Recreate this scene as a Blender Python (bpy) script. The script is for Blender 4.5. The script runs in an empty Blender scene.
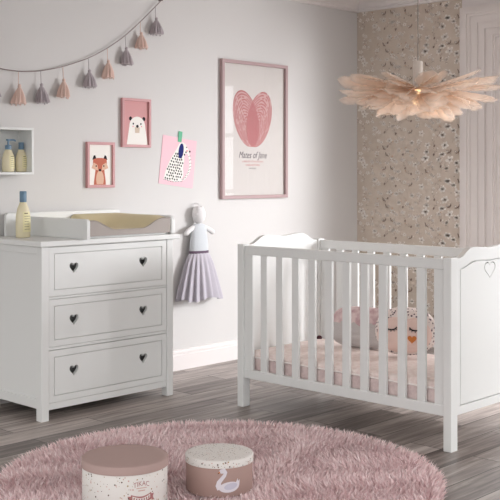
import bpy, bmesh, math, random
from mathutils import Vector, Matrix
random.seed(7)
sc = bpy.context.scene
COL = sc.collection
PI = math.pi

# ------------------------------------------------------------------ materials
def lin(c):
    c = c / 255.0
    return c / 12.92 if c <= 0.04045 else ((c + 0.055) / 1.055) ** 2.4
def rgb(r, g, b): return (lin(r), lin(g), lin(b), 1.0)

def mat(name, col, rough=0.5, spec=0.5, metal=0.0, sheen=0.0, coat=0.0, bump=None, vary=None):
    m = bpy.data.materials.new(name); m.use_nodes = True
    nt = m.node_tree; b = nt.nodes['Principled BSDF']
    b.inputs['Base Color'].default_value = rgb(*col)
    b.inputs['Roughness'].default_value = rough
    b.inputs['Specular IOR Level'].default_value = spec
    b.inputs['Metallic'].default_value = metal
    b.inputs['Sheen Weight'].default_value = sheen
    b.inputs['Coat Weight'].default_value = coat
    if bump or vary:
        tc = nt.nodes.new('ShaderNodeTexCoord')
        nz = nt.nodes.new('ShaderNodeTexNoise')
        nz.inputs['Scale'].default_value = (bump or vary)[0]; nz.inputs['Detail'].default_value = 3
        nt.links.new(tc.outputs['Object'], nz.inputs['Vector'])
        if bump:
            bp = nt.nodes.new('ShaderNodeBump'); bp.inputs['Strength'].default_value = bump[1]; bp.inputs['Distance'].default_value = 0.004
            nt.links.new(nz.outputs['Fac'], bp.inputs['Height']); nt.links.new(bp.outputs['Normal'], b.inputs['Normal'])
        if vary:
            rp = nt.nodes.new('ShaderNodeValToRGB')
            rp.color_ramp.elements[0].position = 0.35; rp.color_ramp.elements[1].position = 0.65
            rp.color_ramp.elements[0].color = rgb(*col); rp.color_ramp.elements[1].color = rgb(*vary[1])
            nt.links.new(nz.outputs['Fac'], rp.inputs['Fac']); nt.links.new(rp.outputs['Color'], b.inputs['Base Color'])
    return m

M = {}
M['wall'] = mat('wall_paint', (216, 214, 212), 0.9, 0.2, bump=(60, 0.05))
M['ceiling'] = mat('ceiling_paint', (226, 220, 217), 0.9, 0.2)
M['trim'] = mat('trim_paint', (232, 226, 224), 0.5, 0.4)
M['casing'] = mat('casing_paint', (232, 225, 221), 0.55, 0.4)
M['white'] = mat('white_lacquer', (228, 229, 227), 0.38, 0.45)
M['inside_shade'] = mat('drawer_inside_shade', (128, 126, 124), 0.9, 0.1)  # grey puts the shade behind the heart cut-outs into the colour
M['paper_base'] = mat('wallpaper_taupe', (204, 190, 176), 0.85, 0.2, vary=(9, (208, 195, 182)))
M['wp_cream'] = mat('wallpaper_cream_ink', (238, 231, 223), 0.85, 0.2)
M['wp_dark'] = mat('wallpaper_dark_ink', (126, 107, 97), 0.85, 0.2)
M['wp_mid'] = mat('wallpaper_mid_ink', (166, 149, 137), 0.85, 0.2)
M['wp_tan'] = mat('wallpaper_tan_ink', (196, 162, 134), 0.85, 0.2)
M['rose_frame'] = mat('rose_frame', (200, 148, 149), 0.5, 0.4)
M['mauve_frame'] = mat('mauve_frame', (176, 150, 150), 0.45, 0.4)
M['paper_white'] = mat('print_white', (243, 240, 234), 0.8, 0.2)
M['poster_paper'] = mat('poster_paper', (214, 209, 205), 0.8, 0.2)
M['dusty_pink'] = mat('print_dusty_pink', (213, 160, 160), 0.8, 0.2)
M['pale_pink'] = mat('card_pale_pink', (243, 202, 211), 0.8, 0.2)
M['fox'] = mat('print_fox', (196, 112, 92), 0.8, 0.2)
M['fox_light'] = mat('print_fox_light', (222, 184, 160), 0.8, 0.2)
M['ink'] = mat('print_ink', (38, 32, 38), 0.8, 0.2)
M['navy'] = mat('print_navy', (36, 44, 110), 0.8, 0.2)
M['snout'] = mat('print_snout', (214, 196, 178), 0.8, 0.2)
M['blush'] = mat('print_blush', (238, 150, 160), 0.8, 0.2)
M['tape'] = mat('green_tape', (110, 186, 150), 0.7, 0.3)
M['heart_light'] = mat('print_heart_light', (208, 172, 169), 0.8, 0.2)
M['heart'] = mat('print_heart', (188, 122, 124), 0.8, 0.2)
M['heart_deep'] = mat('print_heart_deep', (190, 134, 134), 0.8, 0.2)
M['text_pink'] = mat('print_text_pink', (208, 130, 128), 0.8, 0.2)
M['text_grey'] = mat('print_text_grey', (84, 76, 84), 0.8, 0.2)
M['mat_taupe'] = mat('changing_mat_taupe', (170, 161, 155), 0.6, 0.3, bump=(30, 0.2))
M['mat_beige'] = mat('changing_mat_beige', (214, 202, 162), 0.55, 0.4, bump=(25, 0.2))
M['bottle'] = mat('bottle_lotion', (226, 216, 182), 0.3, 0.5, coat=0.3)
M['bottle_label'] = mat('bottle_label', (232, 224, 178), 0.5, 0.4)
M['cap_blue'] = mat('bottle_cap_blue', (104, 134, 158), 0.4, 0.5)
M['label_ink'] = mat('bottle_label_ink', (116, 104, 84), 0.6, 0.3)
M['string'] = mat('garland_string', (150, 138, 136), 0.8, 0.2)
M['peach'] = mat('tassel_peach', (222, 192, 180), 0.75, 0.3, sheen=0.3)
M['grey_tassel'] = mat('tassel_grey', (176, 166, 170), 0.75, 0.3, sheen=0.3)
M['doll'] = mat('doll_cotton', (232, 230, 230), 0.9, 0.2, bump=(80, 0.2))
M['bodice'] = mat('doll_bodice', (208, 212, 216), 0.85, 0.2, bump=(120, 0.3))
M['tulle'] = mat('doll_tulle', (194, 189, 198), 0.9, 0.2, bump=(60, 0.3))
M['band'] = mat('doll_band', (104, 88, 104), 0.8, 0.2)
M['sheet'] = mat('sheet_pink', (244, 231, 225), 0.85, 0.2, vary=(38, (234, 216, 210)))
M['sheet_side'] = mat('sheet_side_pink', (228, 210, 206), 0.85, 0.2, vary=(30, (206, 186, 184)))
M['piping'] = mat('sheet_piping', (244, 236, 232), 0.7, 0.2)
M['button'] = mat('maroon_button', (74, 36, 44), 0.6, 0.3)
M['owl_face'] = mat('owl_face_pink', (234, 206, 196), 0.9, 0.2)
M['beak'] = mat('owl_beak_orange', (214, 132, 72), 0.85, 0.2)
M['knit'] = mat('grey_knit', (198, 192, 190), 0.9, 0.2, bump=(140, 0.5))
M['cush_top'] = mat('cushion_pink_pattern', (226, 206, 204), 0.9, 0.2, vary=(26, (198, 164, 168)))
M['box_pink'] = mat('box_pink_paper', (174, 146, 138), 0.75, 0.25)
M['lid_pink'] = mat('lid_pink_paper', (176, 151, 145), 0.7, 0.3)
M['box_white'] = mat('box_white_paper', (226, 222, 217), 0.75, 0.25)
M['speck'] = mat('box_speck_brown', (96, 70, 62), 0.8, 0.2)
M['speck_pink'] = mat('box_speck_pink', (206, 170, 160), 0.8, 0.2)
M['speck_gold'] = mat('box_speck_gold', (176, 152, 116), 0.8, 0.2)
M['emblem'] = mat('box_emblem_rose', (172, 118, 116), 0.8, 0.2)
M['swan'] = mat('swan_white', (222, 216, 222), 0.8, 0.2)
M['swan_wing'] = mat('swan_wing', (200, 196, 210), 0.8, 0.2)
M['cord'] = mat('lamp_cord', (150, 138, 130), 0.5, 0.4)
M['sleeve'] = mat('lamp_sleeve', (222, 212, 202), 0.4, 0.5)
M['bulb'] = mat('lamp_bulb', (244, 222, 196), 0.2, 0.5)
_b = M['bulb'].node_tree.nodes['Principled BSDF']; _b.inputs['Emission Color'].default_value = rgb(255, 206, 150); _b.inputs['Emission Strength'].default_value = 4.0
M['rug_base'] = mat('rug_backing', (196, 150, 154), 0.95, 0.1)
M['bronze'] = mat('hook_metal', (130, 118, 116), 0.4, 0.5, metal=0.6)

def dots_material(name, base, dot, scale, size):
    m = bpy.data.materials.new(name); m.use_nodes = True; nt = m.node_tree; b = nt.nodes['Principled BSDF']
    b.inputs['Roughness'].default_value = 0.9
    tc = nt.nodes.new('ShaderNodeTexCoord'); v = nt.nodes.new('ShaderNodeTexVoronoi'); v.inputs['Scale'].default_value = scale
    nt.links.new(tc.outputs['Object'], v.inputs['Vector'])
    lt = nt.nodes.new('ShaderNodeMath'); lt.operation = 'LESS_THAN'; lt.inputs[1].default_value = size
    nt.links.new(v.outputs['Distance'], lt.inputs[0])
    mx = nt.nodes.new('ShaderNodeMix'); mx.data_type = 'RGBA'
    mx.inputs[6].default_value = rgb(*base); mx.inputs[7].default_value = rgb(*dot)
    nt.links.new(lt.outputs[0], mx.inputs[0]); nt.links.new(mx.outputs[2], b.inputs['Base Color'])
    return m
M['owl_hood'] = dots_material('owl_hood_spots', (236, 222, 216), (96, 74, 86), 62, 0.34)

def feather_material():
    m = bpy.data.materials.new('feather_vane'); m.use_nodes = True; nt = m.node_tree
    nt.nodes.remove(nt.nodes['Principled BSDF']); out = nt.nodes['Material Output']
    d = nt.nodes.new('ShaderNodeBsdfDiffuse'); d.inputs['Color'].default_value = rgb(254, 244, 234)
    t = nt.nodes.new('ShaderNodeBsdfTranslucent'); t.inputs['Color'].default_value = rgb(254, 229, 208)
    mx = nt.nodes.new('ShaderNodeMixShader'); mx.inputs[0].default_value = 0.4
    nt.links.new(d.outputs[0], mx.inputs[1]); nt.links.new(t.outputs[0], mx.inputs[2])
    tr = nt.nodes.new('ShaderNodeBsdfTransparent')
    mx2 = nt.nodes.new('ShaderNodeMixShader'); at = nt.nodes.new('ShaderNodeAttribute'); at.attribute_name = 'edge'
    pw = nt.nodes.new('ShaderNodeMath'); pw.operation = 'POWER'; pw.inputs[1].default_value = 2.0; nt.links.new(at.outputs['Fac'], pw.inputs[0])
    ma = nt.nodes.new('ShaderNodeMath'); ma.operation = 'MULTIPLY_ADD'; ma.inputs[1].default_value = 0.42; ma.inputs[2].default_value = 0.08; nt.links.new(pw.outputs[0], ma.inputs[0]); nt.links.new(ma.outputs[0], mx2.inputs[0])
    nt.links.new(mx.outputs[0], mx2.inputs[1]); nt.links.new(tr.outputs[0], mx2.inputs[2])
    nt.links.new(mx2.outputs[0], out.inputs['Surface'])
    return m
M['feather'] = feather_material()
M['quill'] = mat('feather_quill', (244, 224, 206), 0.6, 0.3)

def glass_material(name, tint=1.0):
    m = bpy.data.materials.new(name); m.use_nodes = True; nt = m.node_tree
    nt.nodes.remove(nt.nodes['Principled BSDF']); out = nt.nodes['Material Output']
    tr = nt.nodes.new('ShaderNodeBsdfTransparent'); gl = nt.nodes.new('ShaderNodeBsdfGlossy'); gl.inputs['Roughness'].default_value = 0.02
    lw = nt.nodes.new('ShaderNodeLayerWeight'); lw.inputs['Blend'].default_value = 0.5
    pw = nt.nodes.new('ShaderNodeMath'); pw.operation = 'POWER'; pw.inputs[1].default_value = 5.0
    nt.links.new(lw.outputs['Facing'], pw.inputs[0])
    fr = nt.nodes.new('ShaderNodeMath'); fr.operation = 'MULTIPLY_ADD'; fr.inputs[1].default_value = 0.95; fr.inputs[2].default_value = 0.032
    nt.links.new(pw.outputs[0], fr.inputs[0])
    mx = nt.nodes.new('ShaderNodeMixShader')
    nt.links.new(fr.outputs[0], mx.inputs[0]); nt.links.new(tr.outputs[0], mx.inputs[1]); nt.links.new(gl.outputs[0], mx.inputs[2])
    nt.links.new(mx.outputs[0], out.inputs['Surface'])
    return m
M['glass'] = glass_material('clear_glass')

def floor_material():
    m = bpy.data.materials.new('grey_oak_planks'); m.use_nodes = True; nt = m.node_tree; b = nt.nodes['Principled BSDF']
    L = nt.links.new; N = nt.nodes.new
    tc = N('ShaderNodeTexCoord')
    mp = N('ShaderNodeMapping'); mp.inputs['Location'].default_value = (0.35, 0.07, 0); L(tc.outputs['Object'], mp.inputs['Vector'])
    def brick(c1, c2, mortar):
        br = N('ShaderNodeTexBrick'); br.offset = 0.37; br.offset_frequency = 2
        br.inputs['Scale'].default_value = 1.0; br.inputs['Brick Width'].default_value = 1.25; br.inputs['Row Height'].default_value = 0.175
        br.inputs['Mortar Size'].default_value = 0.0028; br.inputs['Mortar Smooth'].default_value = 0.3; br.inputs['Bias'].default_value = 0
        br.inputs['Color1'].default_value = c1; br.inputs['Color2'].default_value = c2; br.inputs['Mortar'].default_value = mortar
        L(mp.outputs['Vector'], br.inputs['Vector']); return br
    tone = brick((0, 0, 0, 1), (1, 1, 1, 1), (0.5, 0.5, 0.5, 1))
    # grain stretched along the planks and shifted from plank to plank
    mp2 = N('ShaderNodeMapping'); mp2.inputs['Scale'].default_value = (1.1, 17, 1); L(tc.outputs['Object'], mp2.inputs['Vector'])
    sh = N('ShaderNodeVectorMath'); sh.operation = 'MULTIPLY_ADD'; sh.inputs[1].default_value = (7, 3, 5); L(tone.outputs['Color'], sh.inputs[0]); L(mp2.outputs['Vector'], sh.inputs[2])
    n1 = N('ShaderNodeTexNoise'); n1.inputs['Scale'].default_value = 1.6; n1.inputs['Detail'].default_value = 7; n1.inputs['Roughness'].default_value = 0.68; n1.inputs['Distortion'].default_value = 0.6
    L(sh.outputs[0], n1.inputs['Vector'])
    mp3 = N('ShaderNodeMapping'); mp3.inputs['Scale'].default_value = (1.0, 3.0, 1); L(tc.outputs['Object'], mp3.inputs['Vector'])
    n2 = N('ShaderNodeTexNoise'); n2.inputs['Scale'].default_value = 1.5; n2.inputs['Detail'].default_value = 3; L(mp3.outputs['Vector'], n2.inputs['Vector'])
    rp = N('ShaderNodeValToRGB'); e = rp.color_ramp.elements
    e[0].position = 0.34; e[0].color = rgb(98, 89, 85); e[1].position = 0.68; e[1].color = rgb(196, 185, 179)
    k = rp.color_ramp.elements.new(0.5); k.color = rgb(144, 134, 128)
    # fac = grain*0.7 + tone*0.16 + blotches*0.3
    a1 = N('ShaderNodeMath'); a1.operation = 'MULTIPLY_ADD'; a1.inputs[1].default_value = 0.20; a1.inputs[2].default_value = -0.10; L(tone.outputs['Color'], a1.inputs[0])
    a2 = N('ShaderNodeMath'); a2.operation = 'MULTIPLY_ADD'; a2.inputs[1].default_value = 0.75; L(n1.outputs['Fac'], a2.inputs[0]); L(a1.outputs[0], a2.inputs[2])
    a3 = N('ShaderNodeMath'); a3.operation = 'MULTIPLY_ADD'; a3.inputs[1].default_value = 0.25; L(n2.outputs['Fac'], a3.inputs[0]); L(a2.outputs[0], a3.inputs[2])
    L(a3.outputs[0], rp.inputs['Fac'])
    mx = N('ShaderNodeMix'); mx.data_type = 'RGBA'; L(tone.outputs['Fac'], mx.inputs[0]); L(rp.outputs['Color'], mx.inputs[6]); mx.inputs[7].default_value = rgb(52, 45, 43)
    L(mx.outputs[2], b.inputs['Base Color'])
    b.inputs['Roughness'].default_value = 0.42; b.inputs['Specular IOR Level'].default_value = 0.4
    bp = N('ShaderNodeBump'); bp.inputs['Strength'].default_value = 0.25; bp.inputs['Distance'].default_value = 0.002; L(n1.outputs['Fac'], bp.inputs['Height']); L(bp.outputs['Normal'], b.inputs['Normal'])
    return m
M['floor'] = floor_material()

def pile_material():
    m = bpy.data.materials.new('rug_pile_fibres'); m.use_nodes = True; nt = m.node_tree; b = nt.nodes['Principled BSDF']
    L = nt.links.new; N = nt.nodes.new
    at = N('ShaderNodeAttribute'); at.attribute_name = 'tone'
    rp = N('ShaderNodeValToRGB'); e = rp.color_ramp.elements
    e[0].position = 0; e[0].color = rgb(224, 190, 191); e[1].position = 1; e[1].color = rgb(254, 238, 237)
    L(at.outputs['Fac'], rp.inputs['Fac']); L(rp.outputs['Color'], b.inputs['Base Color'])
    b.inputs['Roughness'].default_value = 0.75; b.inputs['Specular IOR Level'].default_value = 0.25
    return m
M['pile'] = pile_material()

# ------------------------------------------------------------------ mesh helper
class MB:
    def __init__(s): s.v = []; s.f = []; s.m = []
    def quad_grid(s, pts, nu, nv, closed_u=False, mi=0):
        b = len(s.v); s.v += [tuple(p) for p in pts]
        for j in range(nv - 1):
            for i in range(nu if closed_u else nu - 1):
                i2 = (i + 1) % nu
                s.f.append((b + j * nu + i, b + j * nu + i2, b + (j + 1) * nu + i2, b + (j + 1) * nu + i)); s.m.append(mi)
    def face(s, pts, mi=0):
        b = len(s.v); s.v += [tuple(p) for p in pts]; s.f.append(tuple(range(b, b + len(pts)))); s.m.append(mi)
    def box(s, x0, x1, y0, y1, z0, z1, mi=0):
        b = len(s.v)
        s.v += [(x0, y0, z0), (x1, y0, z0), (x1, y1, z0), (x0, y1, z0), (x0, y0, z1), (x1, y0, z1), (x1, y1, z1), (x0, y1, z1)]
        for q in ((0, 3, 2, 1), (4, 5, 6, 7), (0, 1, 5, 4), (1, 2, 6, 5), (2, 3, 7, 6), (3, 0, 4, 7)):
            s.f.append(tuple(b + i for i in q)); s.m.append(mi)
    def prism(s, loop, fn, d0, d1, mi=0):          # loop of (a, b); fn(a, b, d) -> xyz
        n = len(loop); b = len(s.v)
        s.v += [fn(a, c, d0) for a, c in loop] + [fn(a, c, d1) for a, c in loop]
        s.f.append(tuple(range(b, b + n))); s.m.append(mi)
        s.f.append(tuple(range(b + 2 * n - 1, b + n - 1, -1))); s.m.append(mi)
        for i in range(n):
            j = (i + 1) % n
            s.f.append((b + i, b + n + i, b + n + j, b + j)); s.m.append(mi)
    def ring(s, outer, inner, fn, d0, d1, mi=0):
        n = len(outer); b = len(s.v)
        for lp, d in ((outer, d0), (inner, d0), (inner, d1), (outer, d1)): s.v += [fn(a, c, d) for a, c in lp]
        for k in range(4):
            k2 = (k + 1) % 4
            for i in range(n):
                j = (i + 1) % n
                s.f.append((b + k * n + i, b + k * n + j, b + k2 * n + j, b + k2 * n + i)); s.m.append(mi)
    def lathe(s, prof, c, seg=32, mi=0, axis='z', cap=True, wob=None):
        pts = []
        for r, h in prof:
            for i in range(seg):
                a = 2 * PI * i / seg; rr = r * (wob(a, h) if wob else 1)
                pts.append((c[0] + rr * math.cos(a), c[1] + rr * math.sin(a), c[2] + h))
        b = len(s.v); s.quad_grid(pts, seg, len(prof), True, mi)
        if cap:
            s.f.append(tuple(b + i for i in range(seg - 1, -1, -1))); s.m.append(mi)
            o = b + (len(prof) - 1) * seg; s.f.append(tuple(o + i for i in range(seg))); s.m.append(mi)
    def tube(s, path, r, seg=8, mi=0, closed=False):
        path = [Vector(p) for p in path]; n = len(path); pts = []
        rs = r if isinstance(r, (list, tuple)) else [r] * n
        up = None
        for i, p in enumerate(path):
            if closed: t = path[(i + 1) % n] - path[i - 1]
            else: t = path[min(i + 1, n - 1)] - path[max(i - 1, 0)]
            t.normalize()
            if up is None:
                up = t.orthogonal().normalized()
            else:
                up = (up - t * up.dot(t)); up = up.normalized() if up.length > 1e-6 else t.orthogonal().normalized()
            w = t.cross(up)
            for k in range(seg):
                a = 2 * PI * k / seg; pts.append(p + (up * math.cos(a) + w * math.sin(a)) * rs[i])
        b = len(s.v)
        if closed:
            pts += pts[:seg]; s.quad_grid(pts, seg, n + 1, True, mi)
        else:
            s.quad_grid(pts, seg, n, True, mi)
            s.f.append(tuple(b + i for i in range(seg - 1, -1, -1))); s.m.append(mi)
            o = b + (n - 1) * seg; s.f.append(tuple(o + i for i in range(seg))); s.m.append(mi)
    def build(s, name, mats, parent=None, bevel=0, seg=2, smooth=None, flip=True):
        if not isinstance(mats, (list, tuple)): mats = [mats]
        off = origin_of(parent)
        me = bpy.data.meshes.new(name)
        me.from_pydata([(x - off[0], y - off[1], z - off[2]) for x, y, z in s.v], [], s.f)
        for m in mats: me.materials.append(m)
        me.polygons.foreach_set('material_index', s.m)
        bm = bmesh.new(); bm.from_mesh(me)
        if flip:
            bmesh.ops.remove_doubles(bm, verts=bm.verts, dist=1e-5)
            bmesh.ops.recalc_face_normals(bm, faces=bm.faces)
        if bevel:
            ed = [e for e in bm.edges if len(e.link_faces) == 2 and e.calc_face_angle(0) > math.radians(40)]
            bmesh.ops.bevel(bm, geom=ed, offset=bevel, segments=seg, profile=0.5, affect='EDGES', clamp_overlap=True)
        if smooth:
            for f in bm.faces: f.smooth = True
            for e in bm.edges:
                if len(e.link_faces) == 2 and e.calc_face_angle(0) > math.radians(smooth): e.smooth = False
        bm.to_mesh(me); bm.free(); me.update()
        o = bpy.data.objects.new(name, me); COL.objects.link(o)
        if parent: o.parent = parent
        return o
ORG = {}
def origin_of(o):
    if o is None: return (0, 0, 0)
    if o.name in ORG: return ORG[o.name]
    if o.parent: return origin_of(o.parent)
    return tuple(o.location)
def thing(name, label, cat, loc, group=None):
    o = bpy.data.objects.new(name, None); COL.objects.link(o); o.location = loc; o.empty_display_size = 0.05
    tag(o, label, cat, group); return o
def tag(o, label, cat, group=None):
    o['label'] = label; o['category'] = cat
    if group: o['group'] = group
    return o
def struct(o): o['kind'] = 'structure'; return o
def boolean(o, cutter, op='DIFFERENCE'):
    md = o.modifiers.new('cut', 'BOOLEAN'); md.object = cutter; md.operation = op; md.solver = 'EXACT'
    bpy.context.view_layer.update()
    dg = bpy.context.evaluated_depsgraph_get()
    me = bpy.data.meshes.new_from_object(o.evaluated_get(dg))
    o.modifiers.clear(); o.data = me
    bpy.data.objects.remove(cutter, do_unlink=True)
def text_mesh(body, size, shear=0.0, align='CENTER', extrude=0.0):
    cu = bpy.data.curves.new('t', 'FONT'); cu.body = body; cu.size = size; cu.shear = shear; cu.align_x = align; cu.resolution_u = 3
    o = bpy.data.objects.new('t', cu); COL.objects.link(o); bpy.context.view_layer.update()
    dg = bpy.context.evaluated_depsgraph_get(); me = bpy.data.meshes.new_from_object(o.evaluated_get(dg))
    vs = [tuple(v.co) for v in me.vertices]; fs = [tuple(p.vertices) for p in me.polygons]
    bpy.data.objects.remove(o, do_unlink=True); bpy.data.curves.remove(cu); bpy.data.meshes.remove(me)
    return vs, fs
def add_text(mb, body, size, fn, mi, shear=0.0):
    vs, fs = text_mesh(body, size, shear); b = len(mb.v)
    mb.v += [fn(v[0], v[1]) for v in vs]
    for f in fs: mb.f.append(tuple(b + i for i in f)); mb.m.append(mi)
def ell(cx, cy, a, b, rot=0, n=24, a0=0, a1=2 * PI):
    out = []
    full = abs(a1 - a0 - 2 * PI) < 1e-6
    for i in range(n):
        t = a0 + (a1 - a0) * i / (n if full else n - 1)
        x, y = a * math.cos(t), b * math.sin(t)
        out.append((cx + x * math.cos(rot) - y * math.sin(rot), cy + x * math.sin(rot) + y * math.cos(rot)))
    return out
def sm(t): t = max(0, min(1, t)); return t * t * (3 - 2 * t)
def heart_loop(cx, cz, w, h, n=40):
    o = []
    for i in range(n):
        t = 2 * PI * i / n
        x = 16 * math.sin(t) ** 3 / 32.0
        y = (13 * math.cos(t) - 5 * math.cos(2 * t) - 2 * math.cos(3 * t) - math.cos(4 * t) + 2.6) / 29.0
        o.append((cx + x * w, cz + y * h))
    return o
XZ = lambda a, b, d: (a, d, b)       # faces the room along Y
YZ = lambda a, b, d: (d, a, b)       # faces the room along X
XY = lambda a, b, d: (a, b, d)

# ------------------------------------------------------------------ room
WY, WX, H = 5.115, 6.62, 2.78
mb = MB(); mb.box(-0.8, 7.4, -1.6, WY + 0.12, -0.1, 0.0); struct(mb.build('floor', M['floor']))
mb = MB(); mb.box(-0.8, 7.4, -1.6, WY + 0.12, H, H + 0.1); struct(mb.build('ceiling', M['ceiling']))
mb = MB(); mb.box(-0.8, WX + 0.4, WY, WY + 0.12, 0, H); struct(mb.build('wall_left', M['wall']))
WIN = ((1.10, 3.68),)   # the tall window (y range)
WZ0, WZ1 = 0.12, 2.20
mb = MB()
mb.box(WX, WX + 0.14, 3.68, WY, 0, H); mb.box(WX, WX + 0.14, -1.6, 1.10, 0, H)
for a, b in WIN:
    mb.box(WX, WX + 0.14, a, b, 0, WZ0); mb.box(WX, WX + 0.14, a, b, WZ1, H)
struct(mb.build('wall_back', M['trim'], flip=False))

# printed wallpaper panel on the back wall
wp = MB()
WPY0, WPY1, WPZ0, WPZ1 = 4.13, WY, 0.12, 2.66
wp.box(WX - 0.002, WX, WPY0, WPY1, WPZ0, WPZ1, 0)
DX = [WX - 0.0026]
def wpoly(pts, mi, lift=0):
    pts = [(max(WPY0, min(WPY1 - 0.001, a)), max(WPZ0, min(WPZ1, b))) for a, b in pts]
    wp.face([(DX[0] - lift, a, b) for a, b in pts], mi)
def stroke(p, q, w, mi, bend=0.0, lift=0, n=6):
    (x0, y0), (x1, y1) = p, q; L = math.hypot(x1 - x0, y1 - y0) + 1e-9; nx, ny = -(y1 - y0) / L, (x1 - x0) / L
    up, dn = [], []
    for i in range(n + 1):
        t = i / n; k = bend * math.sin(PI * t); ww = w * (0.35 + math.sin(PI * t) * 0.65)
        cx, cy = x0 + (x1 - x0) * t + nx * k, y0 + (y1 - y0) * t + ny * k
        up.append((cx + nx * ww, cy + ny * ww)); dn.append((cx - nx * ww, cy - ny * ww))
    wpoly(up + dn[::-1], mi, lift)
def flower(cx, cy, r, rng, dark=True):
    n = rng.choice((5, 6)); rot = rng.random() * 6; sq = rng.uniform(0.55, 1.0)
    for k in range(n):
        a = rot + 2 * PI * k / n; rr = r * rng.uniform(0.75, 1.1)
        px, py = cx + math.cos(a) * rr * 0.55, cy + math.sin(a) * rr * 0.55 * sq
        wpoly(ell(px, py, rr * 0.52, rr * 0.30, math.atan2(math.sin(a) * sq, math.cos(a)), 10), 1, 0.0002)
        if k % 2: stroke((cx, cy), (cx + math.cos(a) * rr * 0.7, cy + math.sin(a) * rr * 0.7 * sq), r * 0.035, 3, 0, 0.0004, 3)
    wpoly(ell(cx, cy, r * 0.16, r * 0.13, 0, 8), 2 if dark else 4, 0.0006)
def sprig(cx, cy, L, rng):
    a = rng.uniform(0.3, 2.8); ex, ey = cx + math.cos(a) * L, cy + math.sin(a) * L
    stroke((cx, cy), (ex, ey), 0.0013, 3, rng.uniform(-.01, .01))
    for k in range(4):
        t = 0.25 + k * 0.22; bx, by = cx + (ex - cx) * t, cy + (ey - cy) * t; aa = a + (0.9 if k % 2 else -0.9)
        l = L * 0.28; stroke((bx, by), (bx + math.cos(aa) * l, by + math.sin(aa) * l), l * 0.13, rng.choice((3, 3, 1)), 0.002, 0.0001)
    wpoly(ell(ex, ey, 0.006, 0.006, 0, 8), rng.choice((1, 4)), 0.0002)
def butterfly(cx, cy, s, rng, flipx=1):
    stroke((cx, cy - s * .4), (cx, cy + s * .45), s * .05, 2, 0, .0006)
    for sx, sy, L in ((1, .75, 1.0), (1, -.25, .7)):
        tip = (cx + flipx * sx * L * s, cy + sy * L * s * .7); tip2 = (cx + flipx * sx * L * s * 1.05, cy + (sy - .55) * L * s * .6)
        wpoly([(cx, cy), tip, tip2], 4 if sy < 0 else 1, .0003)
        for p, q in (((cx, cy), tip), (tip, tip2), (tip2, (cx, cy))): stroke(p, q, s * .05, 2, 0, .0006, 3)
    tip = (cx - flipx * .25 * s, cy + s * .8); stroke((cx, cy), tip, s * .14, 2, .1 * s, .0006)
PER = 0.412
motifs = []
rng = random.Random(11)
pts = []
while len(pts) < 84:
    best = None
    for _ in range(18):
        c = (rng.uniform(0.02, 0.965), rng.uniform(0, PER))
        dmin = min([min(math.hypot(c[0] - q[0], c[1] - q[1] + s) for s in (-PER, 0, PER)) for q in pts] or [9])
        if best is None or dmin > best[0]: best = (dmin, c)
    pts.append(best[1])
for rep in range(-1, 7):
    r2 = random.Random(5)
    for i, (a, b) in enumerate(pts):
        y, z = WPY0 + a, 0.10 + b + rep * PER
        k = i % 9
        if not (WPZ0 + 0.03 < z < WPZ1 - 0.03): 
            r2 = random.Random(100 + i); continue
        r2 = random.Random(100 + i)
        y = max(WPY0 + 0.03, min(WPY1 - 0.03, y))
        if k in (0, 6): flower(y, z, r2.uniform(.026, .036), r2)
        elif k == 3: flower(y, z, r2.uniform(.014, .022), r2); flower(y + .028, z + .012, .016, r2, False)
        elif k in (1, 7): flower(y, z, r2.uniform(.016, .024), r2, i % 2 == 0); sprig(y + .02, z - .02, .05, r2)
        elif k == 4: butterfly(y, z, .032, r2, 1 if i % 2 else -1)
        elif k == 2: sprig(y, z, .075, r2); flower(y + .02, z + .03, .014, r2)
        elif k == 5: sprig(y, z, .06, r2); wpoly(ell(y, z, .008, .011, .5, 8), 2, .0004)
        else: flower(y, z, .022, r2, False); sprig(y - .03, z, .055, r2)
for i in range(160):                               # fine buds between the blooms
    y, z = WPY0 + rng.uniform(.01, .97), rng.uniform(WPZ0 + .02, WPZ1 - .02)
    wpoly(ell(y, z, rng.uniform(.003, .007), .004, rng.random() * 3, 7), rng.choice((1, 1, 3, 2)), .0001)
o = wp.build('wallpaper', [M['paper_base'], M['wp_cream'], M['wp_dark'], M['wp_mid'], M['wp_tan']], flip=False)
o.name = 'trim_3'; struct(o)

# crown mouldings, baseboards
def profile_x(prof, x0, x1, name, m):              # runs along X, on the left wall; prof = (depth from wall, z)
    mb = MB(); mb.prism(prof, lambda a, b, d: (d, WY - a, b), x0, x1); return struct(mb.build(name, m))
def profile_y(prof, y0, y1, name, m):
    mb = MB(); mb.prism(prof, lambda a, b, d: (WX - a, d, b), y0, y1); return struct(mb.build(name, m))
crown = [(0, 2.635), (0.022, 2.635), (0.028, 2.648), (0.022, 2.656), (0.03, 2.672), (0.055, 2.70), (0.095, 2.725), (0.12, 2.73), (0.125, 2.75), (0.14, 2.755), (0.14, H), (0, H)]
profile_x(crown, -0.8, WX, 'trim_1', M['trim'])
profile_y(crown, -1.6, WY, 'trim_2', M['trim'])
base = [(0, 0), (0.022, 0), (0.022, 0.098), (0.018, 0.104), (0.018, 0.118), (0.013, 0.122), (0.010, 0.134), (0, 0.138)]
profile_x(base, -0.8, WX, 'baseboard_left', M['trim'])
profile_y(base, 4.13, WY, 'baseboard_back', M['trim'])

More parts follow.
